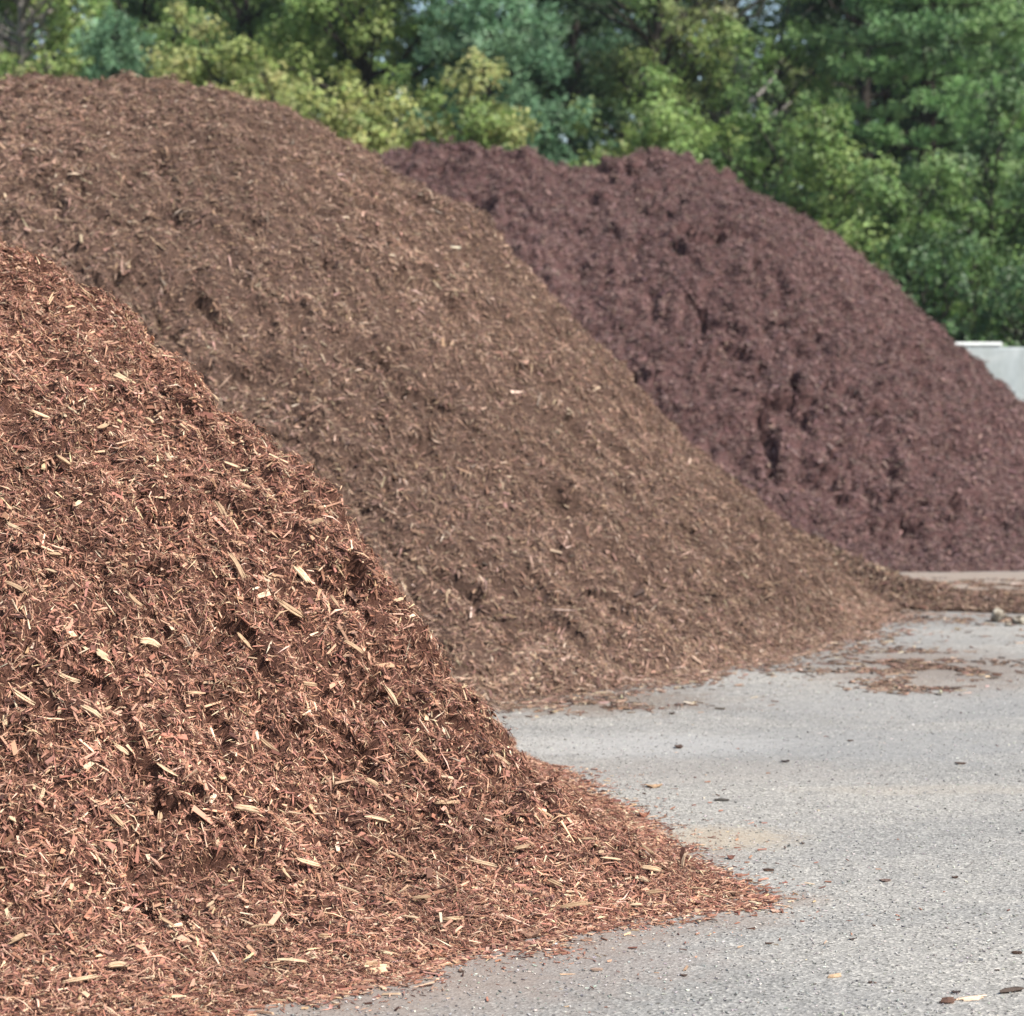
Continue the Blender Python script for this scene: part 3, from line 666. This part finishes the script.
def bevel_box(name, x0, x1, y0, y1, z0, z1, mat, parent, bev=0.03):
    import bmesh
    bm = bmesh.new(); bmesh.ops.create_cube(bm, size=1)
    for w in bm.verts: w.co = ((x0 + x1) / 2 + w.co.x * (x1 - x0), (y0 + y1) / 2 + w.co.y * (y1 - y0), (z0 + z1) / 2 + w.co.z * (z1 - z0))
    bmesh.ops.bevel(bm, geom=bm.edges[:], offset=bev, segments=3, affect='EDGES')
    me = bpy.data.meshes.new(name); bm.to_mesh(me); bm.free(); me.materials.append(mat)
    o = bpy.data.objects.new(name, me); SC.collection.objects.link(o); o.parent = parent
    return o
WY = 33.4
wall = tag(empty('concrete_wall', (9.0, WY, 0)), 'pale grey concrete retaining wall rising behind the farthest dark pile', 'wall')
ztop = point_at(1010, 347, WY)[2]; zcap = point_at(980, 342, WY)[2]; xcap = point_at(1004, 342, WY)[0]
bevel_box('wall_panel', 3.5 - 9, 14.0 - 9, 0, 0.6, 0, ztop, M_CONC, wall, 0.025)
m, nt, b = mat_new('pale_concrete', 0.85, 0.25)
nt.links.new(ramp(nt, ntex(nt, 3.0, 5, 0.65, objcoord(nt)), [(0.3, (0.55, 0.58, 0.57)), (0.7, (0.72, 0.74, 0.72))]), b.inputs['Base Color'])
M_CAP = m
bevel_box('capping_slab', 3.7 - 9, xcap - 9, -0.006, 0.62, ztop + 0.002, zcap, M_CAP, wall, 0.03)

# ------------------------------------------------------------------ trees
def tube(pts, radii, ns=7):
    pts = np.array(pts, float); n = len(pts); V = []
    for i in range(n):
        d = pts[min(i + 1, n - 1)] - pts[max(i - 1, 0)]; d /= np.linalg.norm(d) + 1e-9
        a = np.array([1, 0, 0]) if abs(d[0]) < 0.8 else np.array([0, 1, 0]); s = np.cross(d, a); s /= np.linalg.norm(s); u = np.cross(d, s)
        th = np.linspace(0, 2 * np.pi, ns, endpoint=False)
        V.append(pts[i] + radii[i] * (np.cos(th)[:, None] * s + np.sin(th)[:, None] * u))
    V = np.concatenate(V); i = np.arange(n - 1)[:, None] * ns + np.arange(ns)[None]; j = np.arange(n - 1)[:, None] * ns + (np.arange(ns)[None] + 1) % ns
    return V, np.stack([i, j, j + ns, i + ns], -1).reshape(-1, 4)
def join_tubes(ts):
    V, Fq, o = [], [], 0
    for v, f in ts: V.append(v); Fq.append(f + o); o += len(v)
    return np.concatenate(V), np.concatenate(Fq)
def leaf_quads(P, nrm, L, W, rs):
    N = len(P); a = rs.normal(size=(N, 3)); a -= (a * nrm).sum(1)[:, None] * nrm; a /= np.linalg.norm(a, axis=1)[:, None] + 1e-9
    b = np.cross(nrm, a); L = L[:, None]; W = W[:, None]
    k = nrm * W * 0.18
    v = np.stack([P - a * L / 2, P + b * W / 2 + k, P + a * L / 2, P - b * W / 2 + k], 1).reshape(-1, 3)
    return v, np.arange(N * 4).reshape(N, 4)
def broadleaf(px, Y, h, rx, zlow, cols, label, seed, name='broadleaf_tree', dens=1.0, clumps=70, leaf=0.11, top=0.55, gap=0.0, dead=False, trunk=(0.042, 0.037, 0.032), crange=(0.5, 0.95)):
    rs = np.random.default_rng(seed); x0 = (px - 512) / F * Y
    t = tag(empty(name, (x0, Y, 0)), label, 'tree' if 'shrub' not in name else 'shrub', 'trees and shrubs behind the mulch piles')
    cz = zlow + (h - zlow) * 0.5; rz = (h - zlow) / 2
    # trunk with a slight lean and limbs to the clumps
    lean = rs.normal(size=2) * 0.25
    tr = [np.array([lean[0] * q * q, lean[1] * q * q, h * 0.88 * q]) for q in np.linspace(0, 1, 7)]
    r0 = 0.022 * h ** 0.9 + 0.03
    ts = [tube(tr, [r0 * (1 - 0.88 * q) for q in np.linspace(0, 1, 7)], 8)]
    P, Nn, Ls, Cs = [], [], [], []
    cent = []
    for c in range(clumps):
        for _ in range(30):
            d = rs.normal(size=3); d /= np.linalg.norm(d); rr = rs.uniform(0.45, 1.0) ** 0.6
            wob = 1 + 0.22 * math.sin(3 * math.atan2(d[1], d[0]) + seed) + 0.15 * math.sin(5 * d[2] + seed * 2)
            p = d * rr * np.array([rx, rx * 0.9, rz]) * wob
            if p[2] > 0: p[:2] *= 1 - (1 - top) * (p[2] / rz)
            p[2] += cz
            cr = rs.uniform(*crange) * (0.50 + 0.11 * rx)
            if all(np.linalg.norm(p - q) > 0.55 * cr for q, _ in cent): break
        cent.append((p, cr))
        q = np.clip((p[2] - 0.25 * np.hypot(p[0], p[1]) - 0.6) / (h * 0.88), 0.08, 0.96)
        s = np.array([lean[0] * q * q, lean[1] * q * q, h * 0.88 * q])
        mid = (s + p) / 2 + rs.normal(size=3) * 0.15 + np.array([0, 0, -0.12])
        ts.append(tube([s, mid, p], [r0 * 0.32 * (1 - 0.6 * q), r0 * 0.18, 0.012], 5))
        for _ in range(3):
            e = p + rs.normal(size=3) * cr * 0.6
            ts.append(tube([mid * 0.3 + p * 0.7, e], [0.016, 0.005], 4))
        if rs.random() < gap: continue
        n = int(380 * dens * (cr / 0.7) ** 2 * (0.12 / leaf) ** 2)
        # sprays: leaves gather round small twig ends, so the outline is uneven
        ns_ = max(6, int(14 * (cr / 0.7) ** 2)); sd = rs.normal(size=(ns_, 3)); sd /= np.linalg.norm(sd, axis=1)[:, None]
        sc = p + sd * (cr * rs.uniform(0.45, 1.1, (ns_, 1))) * np.array([1, 1, 0.72])
        wh = rs.integers(0, ns_, n); q_ = sc[wh] + rs.normal(size=(n, 3)) * cr * 0.20
        P.append(q_)
        nn = (q_ - p) / cr * 1.0 + rs.normal(size=(n, 3)) * 0.42 + np.array([0, 0, 0.35]); Nn.append(nn / np.linalg.norm(nn, axis=1)[:, None])
        Ls.append(leaf * rs.uniform(0.7, 1.3, n))
        cc = 0.5 * np.array(cols[rs.choice(len(cols))]) + 0.5 * np.mean(cols, 0); sv = np.exp(rs.normal(size=(ns_, 1)) * 0.14)
        Cs.append(cc * sv[wh] * np.exp(rs.normal(size=(n, 1)) * 0.16) * (1 + rs.normal(size=(n, 3)) * 0.05))
    if dead:
        for _ in range(46):
            q = rs.uniform(0.55, 1.0); s = np.array([0, 0, h * 0.9 * q]); e = s + np.array([rs.normal() * rx * 0.6, rs.normal() * rx * 0.5 - 0.5, rs.uniform(0.3, 1.8)])
            ts.append(tube([s, (s + e) / 2 + rs.normal(size=3) * 0.15, e], [0.018, 0.011, 0.004], 5))
    v, f = join_tubes(ts); c = np.tile(np.array(trunk), (len(v), 1))
    new_mesh('trunk', v, [f], M_BARK, t, c, smooth=True)
    P = np.concatenate(P); Nn = np.concatenate(Nn); Ls = np.concatenate(Ls); Cs = np.concatenate(Cs)
    v, f = leaf_quads(P, Nn, Ls, Ls * 0.72, rs)
    new_mesh('crown', v, [f], M_LEAF, t, np.repeat(Cs, 4, 0))
    return t
def pine(px, Y, h, rmax, zlow, cols, label, seed, dens=1.0, flatness=0.4, step=0.62, trunk=(0.045, 0.038, 0.033), nl=0.24):
    rs = np.random.default_rng(seed); x0 = (px - 512) / F * Y
    t = tag(empty('pine_tree', (x0, Y, 0)), label, 'tree', 'trees and shrubs behind the mulch piles')
    r0 = 0.017 * h + 0.03; lean = rs.normal(size=2) * 0.2
    tp = lambda q: np.array([lean[0] * q * q, lean[1] * q * q, h * q])
    ts = [tube([tp(q) for q in np.linspace(0, 1, 9)], [r0 * (1 - 0.93 * q) + 0.01 for q in np.linspace(0, 1, 9)], 8)]
    P, Nn, Cs = [], [], []
    z = zlow
    while z < h - 0.2:
        q = z / h; rl = rmax * min(1.0, (1 - q) ** 0.62 * 1.25) * rs.uniform(0.75, 1.1)
        nb = rs.integers(4, 6); a0 = rs.uniform(0, 6.28)
        for b_ in range(nb):
            a = a0 + b_ * 2 * np.pi / nb + rs.normal() * 0.25; L = rl * rs.uniform(0.65, 1.1)
            s = tp(q); dr = np.array([math.cos(a), math.sin(a), 0])
            e = s + dr * L + np.array([0, 0, L * rs.uniform(-0.02, 0.28)]); mid = (s + e) / 2 + np.array([0, 0, -L * 0.06])
            ts.append(tube([s, mid, e], [0.05 * (1 - q) + 0.015, 0.025, 0.008], 5))
            nc = max(3, int(L / 0.30)); br = np.exp(rs.normal() * 0.14); cb = np.array(cols[rs.choice(len(cols))])
            for k in range(nc):
                u = 0.28 + 0.74 * (k + rs.random()) / nc; base = s * (1 - u) ** 2 + 2 * u * (1 - u) * mid + u * u * e if u < 1 else e
                sd = np.array([-dr[1], dr[0], 0]) * rs.normal() * 0.30 * L * 0.5
                c = base + sd + np.array([0, 0, 0.06]); n = int(110 * dens)
                # tufts: needles radiate from several shoot tips
                m_ = 5; tip = c + rs.normal(size=(m_, 3)) * np.array([0.26, 0.26, 0.26 * flatness]); w = rs.integers(0, m_, n)
                d = rs.normal(size=(n, 3)) + np.array([0, 0, 0.5]) + dr * 0.5; d /= np.linalg.norm(d, axis=1)[:, None]
                P.append(np.concatenate([tip[w] + d * 0.10, d], 1)); Cs.append(cb * br * np.exp(rs.normal(size=(n, 1)) * 0.18) * (1 + rs.normal(size=(n, 3)) * 0.04))
        z += step * rs.uniform(0.75, 1.25)
    v, f = join_tubes(ts); new_mesh('trunk', v, [f], M_BARK, t, np.tile(np.array(trunk), (len(v), 1)), smooth=True)
    P = np.concatenate(P); Cs = np.concatenate(Cs); N = len(P)
    p, d = P[:, :3], P[:, 3:]; b = np.cross(d, rs.normal(size=(N, 3))); b /= np.linalg.norm(b, axis=1)[:, None] + 1e-9
    Ln = nl * rs.uniform(0.7, 1.2, (N, 1)); W = 0.030
    v = np.stack([p - d * Ln * 0.5 - b * W * 0.3, p - d * Ln * 0.5 + b * W * 0.3, p + d * Ln * 0.5 + b * W * 0.5, p + d * Ln * 0.5 - b * W * 0.5], 1).reshape(-1, 3)
    new_mesh('crown', v, [np.arange(N * 4).reshape(N, 4)], M_NEEDLE, t, np.repeat(Cs, 4, 0))
    return t
YG = [(0.37, 0.39, 0.14), (0.42, 0.40, 0.17), (0.31, 0.37, 0.12), (0.22, 0.31, 0.10)]
MG = [(0.185, 0.29, 0.085), (0.24, 0.34, 0.105), (0.13, 0.225, 0.07)]
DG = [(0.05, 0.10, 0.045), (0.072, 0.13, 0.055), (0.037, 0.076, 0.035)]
BG = [(0.155, 0.28, 0.155), (0.195, 0.325, 0.185), (0.12, 0.23, 0.13)]
PG = [(0.18, 0.31, 0.12), (0.23, 0.36, 0.145), (0.13, 0.24, 0.10)]
RG = [(0.26, 0.28, 0.13), (0.30, 0.26, 0.18), (0.20, 0.28, 0.095), (0.27, 0.32, 0.12)]
# front row of small trees and shrubs
S_ = 'leafy_shrub'
broadleaf(18, 45, 8.6, 2.0, 3.0, MG + YG[:2], 'loose green shrub at the far left of the hedge line, under bare grey twigs', 101, S_, clumps=55)
broadleaf(205, 45, 9.1, 1.9, 3.5, YG + MG[:1], 'yellow-green shrub standing right of the small blue-green pine', 102, S_, clumps=60)
broadleaf(275, 44, 8.4, 1.8, 3.5, YG, 'yellowish shrub behind the right shoulder of the middle pile top', 103, S_, clumps=55)
broadleaf(345, 43, 8.1, 1.7, 3.2, YG + YG[:2], 'yellowest low shrub above the slope where the middle pile falls away', 104, S_, clumps=55)
broadleaf(395, 43, 7.7, 1.4, 3.0, YG, 'pale yellow-green shrub just left of the gap where the far pile begins', 105, S_, clumps=45)
broadleaf(465, 43, 7.9, 1.5, 3.0, YG[1:] + MG[:2], 'rounded yellow-green shrub behind the left end of the far dark pile', 106, S_, clumps=50)
broadleaf(655, 45, 8.2, 1.9, 3.0, MG + YG[2:], 'bright green shrub rising behind the far pile just right of the dark gap', 107, S_, clumps=60)
broadleaf(745, 44, 7.6, 1.7, 2.5, [MG[0], MG[2], DG[1]], 'mid-green shrub behind the crest of the far pile, right of the bright shrub', 108, S_, clumps=55)
broadleaf(820, 42, 6.6, 1.6, 1.0, YG[2:] + MG + [(0.12, 0.15, 0.05)], 'olive shrub peeping over the right shoulder of the far pile', 109, S_, clumps=55)
broadleaf(905, 42, 6.3, 1.9, 0.4, [MG[2], DG[1], DG[0], MG[0]], 'mid-green leafy shrub above the falling right slope of the far pile', 110, S_, clumps=75)
broadleaf(990, 43, 6.9, 2.1, 0.3, [MG[2], DG[1], DG[0], MG[0]], 'tall leafy shrub directly above the concrete wall', 111, S_, clumps=85)
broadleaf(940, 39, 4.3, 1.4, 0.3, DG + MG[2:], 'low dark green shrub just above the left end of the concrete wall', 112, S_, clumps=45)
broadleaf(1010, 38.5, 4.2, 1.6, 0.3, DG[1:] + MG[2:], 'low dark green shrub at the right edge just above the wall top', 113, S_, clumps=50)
broadleaf(1090, 43, 7.2, 2.2, 0.3, MG, 'leafy shrub beyond the right end of the view above the wall', 114, S_, clumps=50)
# small and tall pines
pine(103, 46, 9.7, 1.7, 4.2, BG, 'small blue-green pine rising above the top of the middle pile', 201, dens=0.8, flatness=0.8, step=0.5)
pine(480, 48, 15.5, 2.3, 4.5, BG, 'tall blue-green pine left of the dark gap in the tree line', 202, flatness=0.8, step=0.55)
pine(575, 56, 17, 3.2, 5.0, BG[2:] + DG[:2], 'shaded dark pine set back beside the tall blue-green pine', 203, flatness=0.7)
pine(922, 47.5, 16.5, 3.0, 4.9, PG, 'tall pine with layered level boughs on the right side of the tree line', 204, flatness=0.32, step=0.8)
pine(1040, 54, 17, 3.3, 5.0, PG + DG[1:2], 'tall pine half cut off at the right edge of the view', 205, flatness=0.4, step=0.8)
# tall broadleaf trees
broadleaf(25, 49, 14, 2.4, 4.0, MG + YG[2:3], 'thin pale green tree with bare grey twigs at the far left', 301, clumps=120, dead=True, trunk=(0.22, 0.20, 0.185))
broadleaf(150, 53, 15, 3.0, 5.0, DG[1:2] + MG[2:] + MG[:1], 'dark green broadleaf tree behind the small blue-green pine', 302, clumps=90)
broadleaf(255, 52, 15, 2.8, 5.0, MG + YG[3:], 'mid-green broadleaf tree above the yellowish shrubs', 303, clumps=85)
broadleaf(372, 49, 14.5, 2.4, 4.6, MG[:2] + YG[2:], 'bright fresh-green broadleaf tree left of the tall blue-green pine', 304, clumps=95, dens=1.15)
broadleaf(645, 50, 15, 2.1, 5.5, YG[2:] + MG + RG[:1], 'airy yellow-green tree with sky showing through right of the dark gap', 305, clumps=55, gap=0.04)
broadleaf(735, 51, 15, 2.5, 5.0, RG + MG[:1], 'tree with brownish turning leaves and pale forked limbs near the middle right', 306, clumps=52, gap=0.03, dead=True, trunk=(0.30, 0.28, 0.27))
broadleaf(780, 49, 10.5, 1.7, 4.5, MG, 'narrow bright-edged green tree against the dark hollow left of the layered pine', 307, clumps=50)
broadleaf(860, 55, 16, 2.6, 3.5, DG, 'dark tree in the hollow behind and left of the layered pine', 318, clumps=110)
# wood behind: big dark trees, each its own
back = [(-60, 'beyond the far left edge of the view'), (60, 'behind the thin tree with bare twigs'), (190, 'behind the dark green broadleaf tree'), (310, 'behind the bright fresh-green tree, to its left'), (430, 'between the bright fresh-green tree and the tall blue-green pine'),
        (540, 'closing the dark gap behind the far pile'), (615, 'behind the airy yellow-green tree, to its left'), (810, 'behind the dark hollow left of the layered pine'), (900, 'directly behind the layered pine'), (985, 'between the two right-hand pines'), (1085, 'beyond the right edge of the view')]
for i, (px, lb) in enumerate(back):
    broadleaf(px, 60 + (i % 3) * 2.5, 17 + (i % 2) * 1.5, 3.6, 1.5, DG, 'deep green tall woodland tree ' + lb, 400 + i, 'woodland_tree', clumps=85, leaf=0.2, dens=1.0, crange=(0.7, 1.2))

# ------------------------------------------------------------------ the air between here and the trees
hm = bpy.data.materials.new('haze'); hm.use_nodes = True; hn = hm.node_tree; hn.nodes.remove(hn.nodes['Principled BSDF'])
pv = hn.nodes.new('ShaderNodeVolumePrincipled'); pv.inputs['Density'].default_value = 0.0003; pv.inputs['Color'].default_value = (0.86, 0.91, 1.0, 1)
pv.inputs['Anisotropy'].default_value = 0.2
hn.links.new(pv.outputs[0], hn.nodes['Material Output'].inputs['Volume'])
x0, x1, y0, y1, z0, z1 = -640, 640, -120, 940, -1.0, 24
V = np.array([[x, y, z] for z in (z0, z1) for y in (y0, y1) for x in (x0, x1)], float)
Fh = np.array([[0, 2, 3, 1], [4, 5, 7, 6], [0, 1, 5, 4], [2, 6, 7, 3], [0, 4, 6, 2], [1, 3, 7, 5]])
tag(new_mesh('haze', V, [Fh], hm), kind='stuff')
